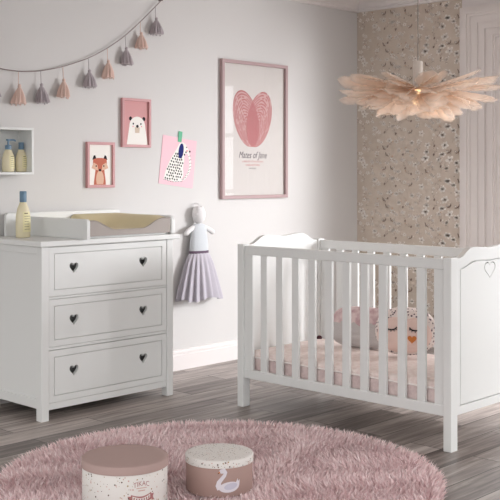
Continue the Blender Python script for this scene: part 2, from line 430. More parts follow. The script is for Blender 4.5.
# stepped casing round the window: nested rectangles, each with its own projection
def frame_loop(y0, y1, z1): return [(y0, 0.0), (y0, z1), (y1, z1), (y1, 0.0)]
def casing(name, y0, y1):
    mb = MB()
    steps0 = [(0.30, 0.034), (0.265, 0.052), (0.235, 0.040), (0.21, 0.030), (0.15, 0.026), (0.13, 0.040), (0.085, 0.030), (0.055, 0.046), (0.02, 0.034), (0.0, 0.02)]
    steps = [(o_ + .15, d_) for o_, d_ in steps0] + [(0.0, 0.02)]
    for i in range(len(steps) - 1):
        o0, dp = steps[i]; o1 = steps[i + 1][0]; zt0 = WZ1 + o0 * 0.8; zt1 = WZ1 + o1 * 0.8
        out = [(y0 - o0, 0), (y0 - o0, zt0), (y1 + o0, zt0), (y1 + o0, 0)]; inn = [(y0 - o1, 0), (y0 - o1, zt1), (y1 + o1, zt1), (y1 + o1, 0)]
        for k in range(3):
            b = len(mb.v)
            q = [out[k], out[k + 1], inn[k + 1], inn[k]]
            mb.prism(q, lambda a, c, d: (d, a, c), WX + 0.001, WX - dp)
    return struct(mb.build(name, M['casing']))
casing('trim_4', *WIN[0])
for wi, (a, b) in enumerate(WIN):
    xf = WX + 0.06
    fr = MB()
    for q in ((a, a + .05, WZ0 + .09, WZ1 - .06), (b - .05, b, WZ0 + .09, WZ1 - .06), (a, b, WZ0, WZ0 + .0895), (a, b, WZ1 - .0595, WZ1), (a + .86 - .04, a + .86 + .04, WZ0 + .09, WZ1 - .06), (b - .86 - .04, b - .86 + .04, WZ0 + .09, WZ1 - .06)):
        fr.box(xf, xf + .06, q[0], q[1], q[2], q[3])
    for k in (1, 2, 3):
        z = WZ0 + (WZ1 - WZ0) * k / 4; fr.box(xf + .01, xf + .05, a + .04, b - .04, z - .016, z + .016)
    w = struct(fr.build('window_%d' % (wi + 1), M['trim'], flip=False))
    gl = MB(); gl.box(xf + .028, xf + .032, a + .03, b - .03, WZ0 + .05, WZ1 - .03); gl.build('pane', M['glass'], w)

# ------------------------------------------------------------------ chest of drawers
DX0, DX1, DYF, DYB = 3.16, 4.10, 4.555, 5.075
dr = thing('chest_of_drawers', 'white three-drawer chest with heart cut-outs, carrying the changing tray', 'chest of drawers', (3.63, 4.82, 0))
mb = MB(); mb.box(DX0 - .02, DX1 + .04, DYF - .02, DYB + .01, .935, .965); mb.build('top', M['white'], dr, bevel=.005)
for x0 in (DX0, DX1 - .048):
    for y0 in (DYF, DYB - .05):
        mb = MB(); mb.box(x0, x0 + .048, y0, y0 + .05, 0, .935); mb.build('leg', M['white'], dr, bevel=.003)
for x0, s in ((DX0, 1), (DX1, -1)):
    mb = MB(); xa, xb = sorted((x0 + s * .012, x0 + s * .026)); mb.box(xa, xb, DYF + .05, DYB - .05, .075, .935)
    xa, xb = sorted((x0 + s * .001, x0 + s * .03))
    mb.box(xa, xb, DYF + .05, DYB - .05, .895, .935); mb.box(xa, xb, DYF + .05, DYB - .05, .066, .118)
    mb.build('side_panel', M['white'], dr, bevel=.002)
mb = MB(); mb.box(DX0 + .04, DX1 - .04, DYB - .02, DYB - .01, .07, .935); mb.build('back_panel', M['white'], dr)
mb = MB()
for z0, z1 in ((.056, .092), (.376, .392), (.650, .662), (.931, .936)): mb.box(DX0 + .048, DX1 - .048, DYF + .008, DYB - .03, z0, z1)
mb.build('rail', M['white'], dr, bevel=.001)
fx0, fx1 = DX0 + .050, DX1 - .050
for z0, z1, hz in ((.094, .373, .250), (.394, .648, .528), (.664, .930, .812)):
    rect = lambda i: [(fx0 + i, z0 + i), (fx1 - i, z0 + i), (fx1 - i, z1 - i), (fx0 + i, z1 - i)]
    fy = DYF + .004
    mb = MB(); mb.prism(rect(0.0), XZ, fy + .011, fy + .022)
    front = mb.build('drawer', M['white'], dr)
    mb = MB(); mb.ring(rect(0.0), rect(.034), XZ, fy, fy + .0115)
    rim = mb.build('drawer_rim', M['white'], front, bevel=.0015); 
    mb = MB(); mb.prism(rect(.0375), XZ, fy + .001, fy + .0115); fld = mb.build('drawer_field', M['white'], front, bevel=.0015)
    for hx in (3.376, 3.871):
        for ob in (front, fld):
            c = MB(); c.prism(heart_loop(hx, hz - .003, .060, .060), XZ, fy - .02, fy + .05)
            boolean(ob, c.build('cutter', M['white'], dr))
    b = MB(); b.box(fx0 + .02, fx1 - .02, fy + .06, DYB - .05, z0 + .02, z1 - .04); b.build('drawer_box', M['inside_shade'], front)

# ------------------------------------------------------------------ changing tray and mat
ct = thing('changing_tray', 'white open-sided changing tray standing on the chest of drawers', 'changing tray', (3.75, 4.8, .965))
def rounded(y0, y1, z0, z1, r, both=False):
    lp = [(y1, z0), (y1, z1)] if not both else [(y1, z0)] + [(y1 - r + r * math.cos(a), z1 - r + r * math.sin(a)) for a in [i * PI / 12 for i in range(7)]]
    lp += [(y0 + r + r * math.cos(a), z1 - r + r * math.sin(a)) for a in [PI / 2 + i * PI / 12 for i in range(7)]] + [(y0, z0)]
    return lp
for x0, x1 in ((3.415, 3.437), (4.076, 4.112)):
    y0 = 4.495 if x0 < 4 else 4.545
    mb = MB(); mb.prism(rounded(y0, 5.06, .9655, 1.076, .018 if x0 < 4 else .035), YZ, x0, x1); mb.build('side_panel', M['white'], ct, bevel=.003 if x0 < 4 else .011, seg=4)
mb = MB(); mb.prism(rounded(3.268, 4.107, .9655, 1.10, .02, True), XZ, 5.062, 5.084); mb.build('back_panel', M['white'], ct, bevel=.003)
mb = MB(); mb.box(3.437, 4.076, 4.575, 5.062, .9655, .975); mb.build('base_board', M['white'], ct)

cm = thing('changing_mat', 'taupe changing mat with a beige hollow, lying in the white tray', 'changing mat', (3.75, 4.8, .976))
nx, ny = 41, 20; X0, X1, Y0, Y1 = 3.44, 4.073, 4.55, 5.055
def mz(u, v):
    side = abs(2 * u - 1)
    h = 1.006 + .056 * sm((side - .30) / .52)
    if u > .5: h += .014 * sm((side - .3) / .5) * sm(v / .25)
    back = 1.012 + .068 * sm((u - .36) / .12)
    k = sm((v - .55) / .45); h = max(h, h + (back - h) * k)
    return h
pts = [(X0 + (X1 - X0) * i / (nx - 1), Y0 + (Y1 - Y0) * j / (ny - 1), mz(i / (nx - 1), j / (ny - 1))) for j in range(ny) for i in range(nx)]
mb = MB(); mb.quad_grid(pts, nx, ny)
mb.build('mat_cover', M['mat_beige'], cm, smooth=60)
mb = MB()
fr = [(X0 + (X1 - X0) * i / (nx - 1), mz(i / (nx - 1), 0) - .0015) for i in range(nx)]
mb.prism([(X1, .977)] + fr[::-1] + [(X0, .977)], XZ, Y0 + .001, Y0 + .02)
bk = [(X0, .977)] + [(X0, mz(0, j / 9) - .002) for j in range(10)]
mb.box(X0, X1, Y0 + .02, Y1, .977, 1.0)
mb.build('mat_body', M['mat_taupe'], cm)
mb = MB(); mb.tube([(x, Y0 + .003, z + .002) for x, z in fr], .0045, 6); mb.build('piping', M['mat_taupe'], cm, smooth=60)

# ------------------------------------------------------------------ bottles and wall shelf
def bottle(name, label, cat, c, h, r, pump, ang, group=None):
    t = thing(name, label, cat, c, group)
    b = MB(); bh = h * (.78 if not pump else .70)
    pr = [(r * .55, 0), (r * .93, .002), (r, .008), (r * 1.02, bh * .35), (r * .98, bh * .6), (r * .8, bh * .8), (r * .55, bh * .93), (r * .42, bh)]
    b.lathe(pr, (0, 0, 0), 28)
    b.v = [(c[0] + x * math.cos(ang) - y * .72 * math.sin(ang), c[1] + x * math.sin(ang) + y * .72 * math.cos(ang), c[2] + z) for x, y, z in b.v]
    b.build('body', M['bottle'], t, smooth=50)
    k = MB()
    if not pump: k.lathe([(r * .44, bh - .004), (r * .47, bh), (r * .47, h - .003), (r * .42, h)], c, 24)
    else:
        k.lathe([(r * .5, bh - .004), (r * .5, bh + h * .10), (r * .4, bh + h * .115)], c, 20)
    k.build('cap', M['cap_blue'], t, smooth=40)
    if pump:
        p = MB(); p.lathe([(r * .16, bh + h * .1), (r * .16, h * .93), (r * .34, h * .935), (r * .34, h * .99)], c, 14)
        p.tube([(c[0], c[1], c[2] + h * .965), (c[0] + .03, c[1] - .012, c[2] + h * .965), (c[0] + .04, c[1] - .015, c[2] + h * .94)], .005, 8)
        p.build('pump', M['cap_blue'], t, smooth=40)
    lb = MB()
    def wrap(s, z, lift=.0012):
        a = PI / 2 + s / r; rr = lambda zz: [pr[i][0] + (pr[i + 1][0] - pr[i][0]) * (zz - pr[i][1]) / (pr[i + 1][1] - pr[i][1]) for i in range(len(pr) - 1) if pr[i][1] <= zz <= pr[i + 1][1]][0]
        R = rr(z) + lift; x, y = R * math.cos(a), R * .72 * math.sin(a)
        return (c[0] + x * math.cos(ang) - y * math.sin(ang), c[1] + x * math.sin(ang) + y * math.cos(ang), c[2] + z)
    return t, lb, wrap, bh
def label_on(t, lb, wrap, bh, s0, s1, rows, seedv):
    n = 9
    lb.quad_grid([wrap(s0 + (s1 - s0) * i / (n - 1), bh * (.16 + .56 * j / 7)) for j in range(8) for i in range(n)], n, 8, mi=0)
    g = random.Random(seedv)
    for k in range(rows):
        z = bh * (.66 - .5 * k / rows); a = s0 + (s1 - s0) * .15; e = a + (s1 - s0) * g.uniform(.35, .7); hh = bh * (.026 if k == 0 else .011)
        lb.quad_grid([wrap(a + (e - a) * i / 4, z + hh * j, .0018) for j in range(2) for i in range(5)], 5, 2, mi=1)
    lb.build('label', [M['bottle_label'], M['label_ink']], t, flip=False, smooth=60)
q = bottle('lotion_bottle', 'tall cream lotion bottle with blue cap, at the left end of the chest top', 'bottle', (3.275, 4.90, .9655), .262, .042, False, -3.38)
label_on(*q, -.012, .048, 7, 1)

sh = thing('wall_shelf', 'white open box shelf on the wall holding two bottles', 'shelf', (3.15, 5.05, 1.32))
SX0, SX1, SY0 = 2.88, 3.392, WY - .15
mb = MB(); mb.box(SX0, SX1, SY0, WY, 1.575, 1.59); mb.box(SX0, SX1, SY0, WY, 1.32, 1.335); mb.build('shelf_board', M['white'], sh, bevel=.002)
for x in (SX0, SX1 - .015):
    mb = MB(); mb.box(x, x + .015, SY0, WY, 1.335, 1.575); mb.build('side_panel', M['white'], sh, bevel=.002)
mb = MB(); mb.box(SX0 + .015, SX1 - .015, WY - .012, WY, 1.335, 1.575); mb.build('back_panel', M['white'], sh)
q = bottle('soap_dispenser', 'cream bottle with a blue pump on the wall shelf', 'bottle', (3.262, 5.03, 1.3355), .19, .036, True, -3.3)
label_on(*q, -.004, .048, 6, 2)
q = bottle('shampoo_bottle', 'cream bottle with a blue screw cap on the wall shelf', 'bottle', (3.352, 5.035, 1.3355), .172, .0335, False, -3.3)
label_on(*q, -.004, .042, 6, 3)

# ------------------------------------------------------------------ pictures
def framed(name, label, x0, x1, z0, z1, fw, depth, fm, glass):
    t = thing(name, label, 'picture', ((x0 + x1) / 2, WY, z0))
    r = lambda i: [(x0 + i, z0 + i), (x1 - i, z0 + i), (x1 - i, z1 - i), (x0 + i, z1 - i)]
    mb = MB(); mb.ring(r(0), r(fw), XZ, WY - depth, WY - .001); mb.build('frame', fm, t, bevel=.0015)
    if glass:
        g = MB(); g.prism(r(fw * .8), XZ, WY - depth * .55, WY - depth * .55 + .002); g.build('glass', M['glass'], t)
    return t, r
# fox
t, r = framed('framed_print', 'small rose-framed print of a fox, lower of the two small frames', 3.872, 4.088, 1.238, 1.524, .017, .024, M['rose_frame'], False)
a = MB(); Yp = WY - .010
def P(mb, pts, mi, lift): mb.face([(u, Yp - lift, v) for u, v in pts], mi)
a.prism(r(.014), XZ, Yp, Yp + .004)
cx = 3.978; zb = 1.256
P(a, [(cx - .047, zb)] + [(cx - .047 + .012 * sm(i / 6), zb + .105 * i / 6) for i in range(7)] + [(cx + .047 - .012 * sm(i / 6), zb + .105 * i / 6) for i in range(6, -1, -1)], 1, .0005)
P(a, ell(cx, zb + .035, .03, .055, 0, 20, -.6, PI + .6), 2, .0010)
for s in (-1, 1):
    P(a, [(cx + s * .058, zb + .158), (cx + s * .05, zb + .182 ), (cx + s * .038, zb + .187), (cx + s * .022, zb + .15)], 3, .0008)
P(a, [(cx - .053, zb + .16), (cx - .02, zb + .168), (cx + .02, zb + .168), (cx + .053, zb + .16), (cx + .056, zb + .125), (cx + .03, zb + .098), (cx, zb + .085), (cx - .03, zb + .098), (cx - .056, zb + .125)], 1, .0010)
for s in (-1, 1):
    P(a, [(cx + s * .02, zb + .125), (cx + s * .05, zb + .14), (cx + s * .066, zb + .105), (cx + s * .04, zb + .095), (cx + s * .012, zb + .09)], 2, .0014)
    P(a, ell(cx + s * .03, zb + .118, .005, .006, 0, 10), 3, .0018)
P(a, ell(cx, zb + .092, .010, .008, 0, 12), 3, .0018)
a.build('print', [M['paper_white'], M['fox'], M['fox_light'], M['ink']], t, flip=False)
# bear
t, r = framed('framed_print', 'small rose-framed print of a white bear, upper of the two small frames', 4.150, 4.390, 1.496, 1.812, .017, .024, M['rose_frame'], False)
a = MB(); a.prism(r(.014), XZ, Yp, Yp + .004)
cx = 4.282; zb = 1.514
bear = [(cx - .088, zb)] + [(cx - .088 + .022 * (i / 8), zb + .12 * i / 8) for i in range(1, 9)]
bear += [(cx + .066 * math.cos(PI - PI * i / 16), zb + .12 + .062 * math.sin(PI * i / 16)) for i in range(1, 16)]
bear += [(cx + .088 - .022 * (i / 8), zb + .12 * i / 8) for i in range(8, -1, -1)]
for s in (-1, 1):
    P(a, ell(cx + s * .056, zb + .168 , .0125, .0135, 0, 14), 1, .0005)
P(a, bear, 2, .0009)
P(a, [(cx - .019, zb + .076), (cx + .017, zb + .076), (cx + .021, zb + .112), (cx - .021, zb + .112)], 3, .0013)
P(a, ell(cx, zb + .119, .011, .010, 0, 12), 1, .0017)
for s in (-1, 1):
    P(a, ell(cx + s * .032 - .002, zb + .135, .006, .007, 0, 10), 1, .0013)
    P(a, ell(cx + s * .036, zb + .118, .006, .004, 0, 8), 4, .0013)
a.build('print', [M['dusty_pink'], M['ink'], M['paper_white'], M['snout'], M['blush']], t, flip=False)
# dog card, tilted
ang = math.radians(-7.0); dc = (4.645, 1.405)
def D(u, v, d): return (dc[0] + u * math.cos(ang) - v * math.sin(ang), WY - d, dc[1] + u * math.sin(ang) + v * math.cos(ang))
t = thing('card_print', 'pale pink card of a spotted dog taped askew to the wall', 'card', (dc[0], WY, dc[1] - .165))
a = MB(); a.prism([(-.155, -.163), (.155, -.163), (.155, .163), (-.155, .163)], D, .001, .0035, 0)
def Q(pts, mi, lift): a.face([D(u, v, .0036 + lift) for u, v in pts], mi)
body = [(-.115, -.128), (-.10, -.06), (-.075, .0), (-.04, .06), (-.015, .10), (.0, .128), (.03, .138), (.055, .128), (.075, .105), (.095, .088), (.09, .07), (.065, .062), (.052, .045), (.055, .01), (.05, -.04), (.06, -.075), (.055, -.1), (.03, -.118), (-.02, -.13), (-.07, -.135)]
Q(body, 1, .0002)
tail = [(.055 + .058 * math.sin(i / 9 * 2.6) * 1.0, -.118 + .19 * (i / 9) ** 1.2) for i in range(10)]
tl = [(x - .008, z) for x, z in tail] + [(x + .010, z) for x, z in tail[::-1]]
Q([(-.03, -.142), (.05, -.128), (.05, -.108), (-.03, -.118)], 1, .00015); Q(tl, 1, .00025)
g = random.Random(3)
def inside(p, poly):
    c = False; n = len(poly)
    for i in range(n):
        (x1, y1), (x2, y2) = poly[i], poly[i - 1]
        if (y1 > p[1]) != (y2 > p[1]) and p[0] < (x2 - x1) * (p[1] - y1) / (y2 - y1) + x1: c = not c
    return c
for j in range(11):
    for i in range(10):
        u = -.12 + i * .0205 + (j % 2) * .010 + g.uniform(-.003, .003); v = -.120 + j * .0195 + g.uniform(-.003, .003)
        if inside((u, v), body) and v < .075 and inside((u + .007, v), body) and inside((u - .007, v), body): Q(ell(u, v, .0062, .0074, g.random(), 8), 3, .0005)
for k in range(9):
    x, z = tail[k]; Q(ell(x - .004, z + .003, .004, .003, .6, 6), 3, .0006); Q(ell(x + .007, z + .008, .004, .003, -.5, 6), 3, .0006)
for k in range(12): Q(ell(-.11 + k * .0145, -.137 + .012 * abs(k - 5) / 6 - .003, .0045, .003, .4, 6), 3, .0006)
Q(ell(.018, .077, .023, .052, -.06, 24), 2, .0008)
Q(ell(.098, .084, .008, .007, 0, 10), 3, .0009); Q(ell(.065, .108, .006, .004, .3, 10), 3, .0009); Q(ell(.072, .085, .008, .006, 0, 10), 4, .0008)
a.build('card', [M['pale_pink'], M['paper_white'], M['navy'], M['ink'], M['blush']], t, flip=False)
a = MB(); a.prism([(-.020, .135), (.014, .135), (.014, .208), (-.020, .208)], D, .0048, .0058); a.build('tape', M['tape'], t)

# big fingerprint heart poster
x0, x1, z0, z1 = 5.042, 5.735, 1.146, 2.135
t, r = framed('framed_poster', 'large mauve-framed poster of a pink fingerprint heart', x0, x1, z0, z1, .024, .030, M['mauve_frame'], True)
Yp = WY - .008
a = MB(); a.prism(r(.02), XZ, Yp, Yp + .004)
hc, hz = 5.372, 1.722
lob = [(hc - .068, hz, math.radians(20)), (hc + .068, hz, math.radians(-20))]
for li, (lx, lz, rot) in enumerate(lob):
    P(a, ell(lx, lz, .126, .212, rot, 40), 1, .0003 + li * .0002)
for li, (lx, lz, rot) in enumerate(lob):
    gg = random.Random(li)
    for k in range(12):
        s0 = 1.0 - k * .083; s1 = s0 - .044; n = 56; ph = gg.random() * 6; lift = .0009 + .0002 * li
        o_, i_ = [], []
        for i in range(n):
            th = 2 * PI * i / n; w = .02 * math.sin(5 * th + ph) + .012 * math.sin(9 * th + ph * 2)
            for lst, s in ((o_, s0), (i_, s1)):
                ss = max(.005, s + (w if 0 < k else 0) * (1 - s * .5)); ux, uz = .122 * ss * math.cos(th), .212 * ss * math.sin(th) + (1 - s) * -.05
                lst.append((lx + ux * math.cos(rot) - uz * math.sin(rot), lz + ux * math.sin(rot) + uz * math.cos(rot)))
        for i in range(n):
            j = (i + 1) % n
            if gg.random() < .16: continue
            P(a, [o_[i], o_[j], i_[j], i_[i]], 2, lift)
both = []
for i in range(40):                                     # where the two prints overlap
    for lx, lz, rot in lob: pass
pl = [p for p in ell(lob[0][0], hz, .122, .212, lob[0][2], 90)]
def in_lobe(p, L):
    dx, dz = p[0] - L[0], p[1] - L[1]; u = dx * math.cos(L[2]) + dz * math.sin(L[2]); v = -dx * math.sin(L[2]) + dz * math.cos(L[2])
    return (u / .122) ** 2 + (v / .212) ** 2 < 1
over = [p for p in ell(lob[0][0], hz, .122, .212, lob[0][2], 120) if in_lobe(p, lob[1])] + [p for p in ell(lob[1][0], hz, .122, .212, lob[1][2], 120) if in_lobe(p, lob[0])]
cxo = sum(p[0] for p in over) / len(over); czo = sum(p[1] for p in over) / len(over)
over.sort(key=lambda p: math.atan2((p[1] - czo), (p[0] - cxo) * 2))
P(a, over, 3, .0007)
add_text(a, 'Mates of Jane', .068, lambda u, v: (hc + u * .80, Yp - .0006, 1.438 + v), 4, .35)
add_text(a, 'a little bit of me and you', .022, lambda u, v: (hc + u, Yp - .0006, 1.408 + v), 5)
add_text(a, 'made with love', .024, lambda u, v: (hc + u, Yp - .0006, 1.382 + v), 5)
add_text(a, '04.03.2016', .016, lambda u, v: (hc + u, Yp - .0006, 1.358 + v), 4)
a.build('print', [M['poster_paper'], M['heart_light'], M['heart'], M['heart_deep'], M['text_grey'], M['text_pink']], t, flip=False)

# ------------------------------------------------------------------ tassel garland
gy = WY - .022
gl = thing('tassel_garland', 'garland of alternating peach and grey tassels strung along the wall', 'garland', (3.8, gy, 1.93))
ctrl = [(2.70, 2.02), (2.95, 1.965), (3.249, 1.930), (3.371, 1.922), (3.509, 1.933), (3.682, 1.972), (3.878, 2.040), (4.027, 2.115), (4.172, 2.208), (4.297, 2.311), (4.426, 2.424), (4.475, 2.47)]
def gz(x):
    for (xa, za), (xb, zb_) in zip(ctrl, ctrl[1:]):
        if xa <= x <= xb: return za + (zb_ - za) * (x - xa) / (xb - xa)
    return ctrl[-1][1]
xs = [2.70 + i * (4.475 - 2.70) / 70 for i in range(71)]
zs = [gz(x) for x in xs]
for _ in range(6): zs = [zs[0]] + [(zs[i - 1] + 2 * zs[i] + zs[i + 1]) / 4 for i in range(1, 70)] + [zs[-1]]
mb = MB(); mb.tube([(x, gy, z) for x, z in zip(xs, zs)], .0032, 6); mb.build('string', M['string'], gl, smooth=60)
mb = MB(); mb.tube([(4.476, WY - .001, 2.474), (4.476, gy - .012, 2.474), (4.476, gy - .012, 2.486)], .006, 8); mb.build('hook', M['bronze'], gl)
def tassel(x, m, seedv):
    g = random.Random(seedv); zt = gz(x) - .002; L = .178 * g.uniform(.93, 1.05); c = (x, gy - .004, zt)
    b = MB(); b.tube([(x, gy - .002, zt), (x + g.uniform(-.003, .003), gy - .004, zt - L * .42)], .0022, 6)
    nl = g.uniform(-.012, .012); ph = g.random() * 6; k1 = g.choice((9, 11, 13))
    W = g.uniform(.036, .043)
    pr = [(.002, -L * .38), (.009, -L * .40), (.011, -L * .45), (.008, -L * .48), (.013, -L * .52), (.022, -L * .63), (.030, -L * .77), (W * .92, -L * .92), (W, -L)]
    b.lathe(pr, (x, gy - .012, zt), 44, wob=lambda a, h: 1 + (.20 * math.sin(k1 * a + ph) + .10 * math.sin(5 * a + ph)) * sm((-h / L - .45) / .3))
    b2 = [(px + nl * sm((zt - pz) / L - .4), max(gy - .05, min(WY - .002, py * 1.0)) if True else py, pz) for px, py, pz in b.v]
    b.v = b2
    for k in range(26):                                   # loose threads
        a0 = 2 * PI * k / 26 + g.uniform(-.1, .1); rr = W * g.uniform(.8, 1.12)
        bx, by = x + nl * .6 + rr * math.cos(a0), min(WY - .003, gy - .012 + rr * .8 * math.sin(a0))
        b.tube([(x + .008 * math.cos(a0), gy - .012 + .008 * math.sin(a0), zt - L * .5), (x + nl * .3 + rr * .7 * math.cos(a0), min(WY - .003, gy - .012 + rr * .6 * math.sin(a0)), zt - L * .75), (bx, by, zt - L * g.uniform(.95, 1.07))], .0026, 4)
    b.build('tassel', m, gl, smooth=70)
for i, x in enumerate((3.00, 3.19, 3.371, 3.525, 3.686, 3.878, 4.027, 4.172, 4.297, 4.426)):
    tassel(x, M['peach'] if i % 2 == 0 else M['grey_tassel'], 20 + i)

# ------------------------------------------------------------------ hanging doll
hx = 4.795; hy = WY - .05
dl = thing('rag_doll', 'white rag doll in a lavender tulle skirt hung on the wall', 'doll', (hx, hy, .47))
mb = MB(); mb.lathe([(.004, .0), (.022, .004), (.038, .022), (.046, .05), (.045, .075), (.034, .102), (.018, .114), (.003, .117)], (hx, hy, .985), 24)
mb.lathe([(.018, -.04), (.016, -.02), (.018, .01)], (hx, hy, .985), 14)
mb.build('head', M['doll'], dl, smooth=80)
mb = MB()
for bx, by, bz, rr in ((-.030, -.010, 1.052, .020), (-.012, -.012, 1.080, .024), (.014, -.006, 1.086, .022), (.034, -.004, 1.066, .016), (.0, .016, 1.070, .036)):
    mb.lathe([(.002, -rr), (rr * .7, -rr * .7), (rr, 0), (rr * .7, rr * .7), (.002, rr)], (hx + bx, hy + by, bz), 14)
mb.build('hair', M['doll'], dl, smooth=80)
for s in (-1, 1):
    mb = MB(); mb.tube([(hx + s * .03, hy, .968), (hx + s * .065, hy, .955), (hx + s * .10, hy - .004, .938), (hx + s * .126, hy - .008, .920), (hx + s * .134, hy - .008, .912)], [.014, .017, .018, .017, .008], 12); mb.build('arm', M['doll'], dl, smooth=80)
prof = [(.026, .985), (.055, .975), (.066, .955), (.068, .92), (.075, .87), (.080, .83), (.081, .795)]
mb = MB(); pts = []
for rr, z in prof:
    for i in range(40):
        a = 2 * PI * i / 40; pts.append((hx + rr * math.cos(a) * (1 + .02 * math.sin(12 * a)), hy + rr * .48 * math.sin(a), z))
mb.quad_grid(pts, 40, len(prof), True); mb.build('bodice', M['bodice'], dl, smooth=80)
mb = MB(); pts = []
for rr, z in ((.080, .801), (.084, .799), (.084, .781), (.080, .779)):
    for i in range(40):
        a = 2 * PI * i / 40; pts.append((hx + rr * math.cos(a), hy + rr * .5 * math.sin(a), z))
mb.quad_grid(pts, 40, 4, True); mb.build('waistband', M['band'], dl, smooth=80)
mb = MB(); pts = []; nseg = 200
for j in range(15):
    tt = j / 14; z = .79 - .315 * tt
    for i in range(nseg):
        a = 2 * PI * i / nseg; rr = .080 + .105 * tt ** .75; fold = 1 + (.07 + .06 * tt) * math.sin(17 * a + .9 * math.sin(3 * a)) * min(1, tt * 5)
        zz = z + (.012 * math.sin(4 * a + 1) - .018 * (math.sin(a) < 0) * 0) * tt
        y = hy + rr * fold * .50 * math.sin(a)
        if y > WY - .004: y = WY - .004 - .02 * (1 - 1 / (1 + (y - WY + .004) * 20))
        pts.append((hx + .004 * tt + rr * fold * math.cos(a), y, zz))
mb.quad_grid(pts, nseg, 15, True); mb.build('tulle_skirt', M['tulle'], dl, smooth=80)
mb = MB(); mb.tube([(hx, WY - .001, 1.12), (hx, hy, 1.118), (hx, hy, 1.095)], .003, 6); mb.build('hanging_loop', M['doll'], dl)

# ------------------------------------------------------------------ crib
CX0, CX1, CY0, CY1 = 4.16, 4.885, 2.655, 4.075
cr = thing('baby_crib', 'white slatted baby crib with scalloped end panels and an engraved heart', 'crib', (4.52, 3.36, 0))
for x in (CX0, CX1 - .057):
    for y in (CY0, CY1 - .044):
        mb = MB(); mb.box(x, x + .057, y, y + .044, 0, .925); mb.build('leg', M['white'], cr, bevel=.003)
ex0, ex1 = CX0 + .057, CX1 - .057
def top_z(x):
    t_ = (x - ex0) / (ex1 - ex0); s = min(t_, 1 - t_)
    return .920 + .047 * sm((s - .035) / .20) - .010 * math.exp(-((t_ - .5) / .13) ** 2)
def inner_z(x):
    t_ = (x - ex0) / (ex1 - ex0); s = min(t_, 1 - t_)
    return .872 + .030 * sm((s - .06) / .22) - .005 * math.exp(-((t_ - .5) / .13) ** 2)
N = 40
for name, yo, s in (('footboard', CY0 + .004, 1), ('headboard', CY1 - .004, -1)):
    xs_ = [ex0 + (ex1 - ex0) * i / N for i in range(N + 1)]
    outer = [(x, top_z(x)) for x in xs_] + [(ex1 - (ex1 - ex0) * i / N, .168) for i in range(N + 1)]
    xi = [ex0 + .028 + (ex1 - ex0 - .056) * i / N for i in range(N + 1)]
    inner = [(x, inner_z(x)) for x in xi] + [(xi[N - i], .208) for i in range(N + 1)]
    y1 = yo + s * .030
    core = MB(); core.prism(outer, XZ, yo + s * .014, y1); panel = core.build(name, M['white'], cr)
    rim = MB(); rim.ring(outer, inner, XZ, yo, yo + s * .0145); rim.build('rim', M['white'], panel, bevel=.0015)
    def shrink(lp, d):
        cx_ = sum(p[0] for p in lp) / len(lp); cz_ = sum(p[1] for p in lp) / len(lp)
        return [(x + (d if x < cx_ else -d) * min(1, abs(x - cx_) * 20), z + (d if z < cz_ else -d)) for x, z in lp]
    fm = MB(); fm.prism(shrink(inner, .006), XZ, yo + s * .001, yo + s * .0145); fld = fm.build('field', M['white'], panel, bevel=.001)
    if name == 'footboard':
        big = heart_loop(4.522, .843, .106, .086, 48); small = [(4.522 + (x - 4.522) * .89, .843 + (z - .843) * .88) for x, z in big]
        c = MB(); c.ring(big, small, XZ, yo - .01, yo + .013); boolean(fld, c.build('cutter', M['white'], cr))
# rails and bars
ry0, ry1 = CY0 + .044, CY1 - .044
for x in (CX0 + .012, CX1 - .012 - .026):
    mb = MB(); mb.box(x, x + .026, ry0, ry1, .866, .918); mb.build('top_rail', M['white'], cr, bevel=.004)
    mb = MB(); mb.box(x, x + .026, ry0, ry1, .164, .216); mb.build('bottom_rail', M['white'], cr, bevel=.004)
    for k in range(12):
        if k == 0: y0, y1 = ry1 - .060, ry1
        elif k == 11: y0, y1 = ry0, ry0 + .060
        else:
            yc = 3.886 - (k - 1) * .11667; y0, y1 = yc - .0235, yc + .0235
        mb = MB(); mb.box(x + .004, x + .022, y0, y1, .214, .868); mb.build('bar', M['white'], cr, bevel=.002)
mb = MB()
for k in range(9):
    yc = ry0 + .06 + k * (ry1 - ry0 - .12) / 8; mb.box(CX0 + .038, CX1 - .038, yc - .03, yc + .03, .172, .186)
mb.build('slat_base', M['white'], cr)
# mattress
mt = thing('crib_mattress', 'mattress in a mottled pale pink sheet lying inside the white crib', 'mattress', (4.52, 3.36, .188))
def rrect(x0, x1, y0, y1, r, n=6):
    o = []
    for cx_, cy_, a0 in ((x1 - r, y1 - r, 0), (x0 + r, y1 - r, PI / 2), (x0 + r, y0 + r, PI), (x1 - r, y0 + r, 1.5 * PI)):
        for i in range(n + 1):
            a = a0 + PI / 2 * i / n; o.append((cx_ + r * math.cos(a), cy_ + r * math.sin(a)))
    return o
mx0, mx1, my0, my1 = CX0 + .044, CX1 - .044, CY0 + .040, CY1 - .040
mb = MB(); lp = rrect(mx0, mx1, my0, my1, .03); lay = []
def inset(d): return rrect(mx0 + d, mx1 - d, my0 + d, my1 - d, .03)
for d, z in ((.006, .188), (0, .196), (0, .272), (.004, .282)): lay += [(x, y, z) for x, y in inset(d)]
mb.quad_grid(lay, len(lp), 4, True); mb.face([(x, y, .188) for x, y in inset(.006)]); mb.build('mattress_side', M['sheet_side'], mt, smooth=60)
mb = MB(); lay = []
for d, z in ((.004, .282), (.0, .292), (.003, .302), (.012, .312), (.03, .319), (.06, .322), (.15, .323)): lay += [(x, y, z) for x, y in inset(d)]
mb.quad_grid(lay, len(lp), 7, True); mb.face([(x, y, .323) for x, y in inset(.15)]); mb.build('fitted_sheet', M['sheet'], mt, smooth=60)
mb = MB(); mb.tube([(x, y, .284) for x, y in inset(-.001)], .005, 6, closed=True); mb.build('piping', M['piping'], mt, smooth=60)
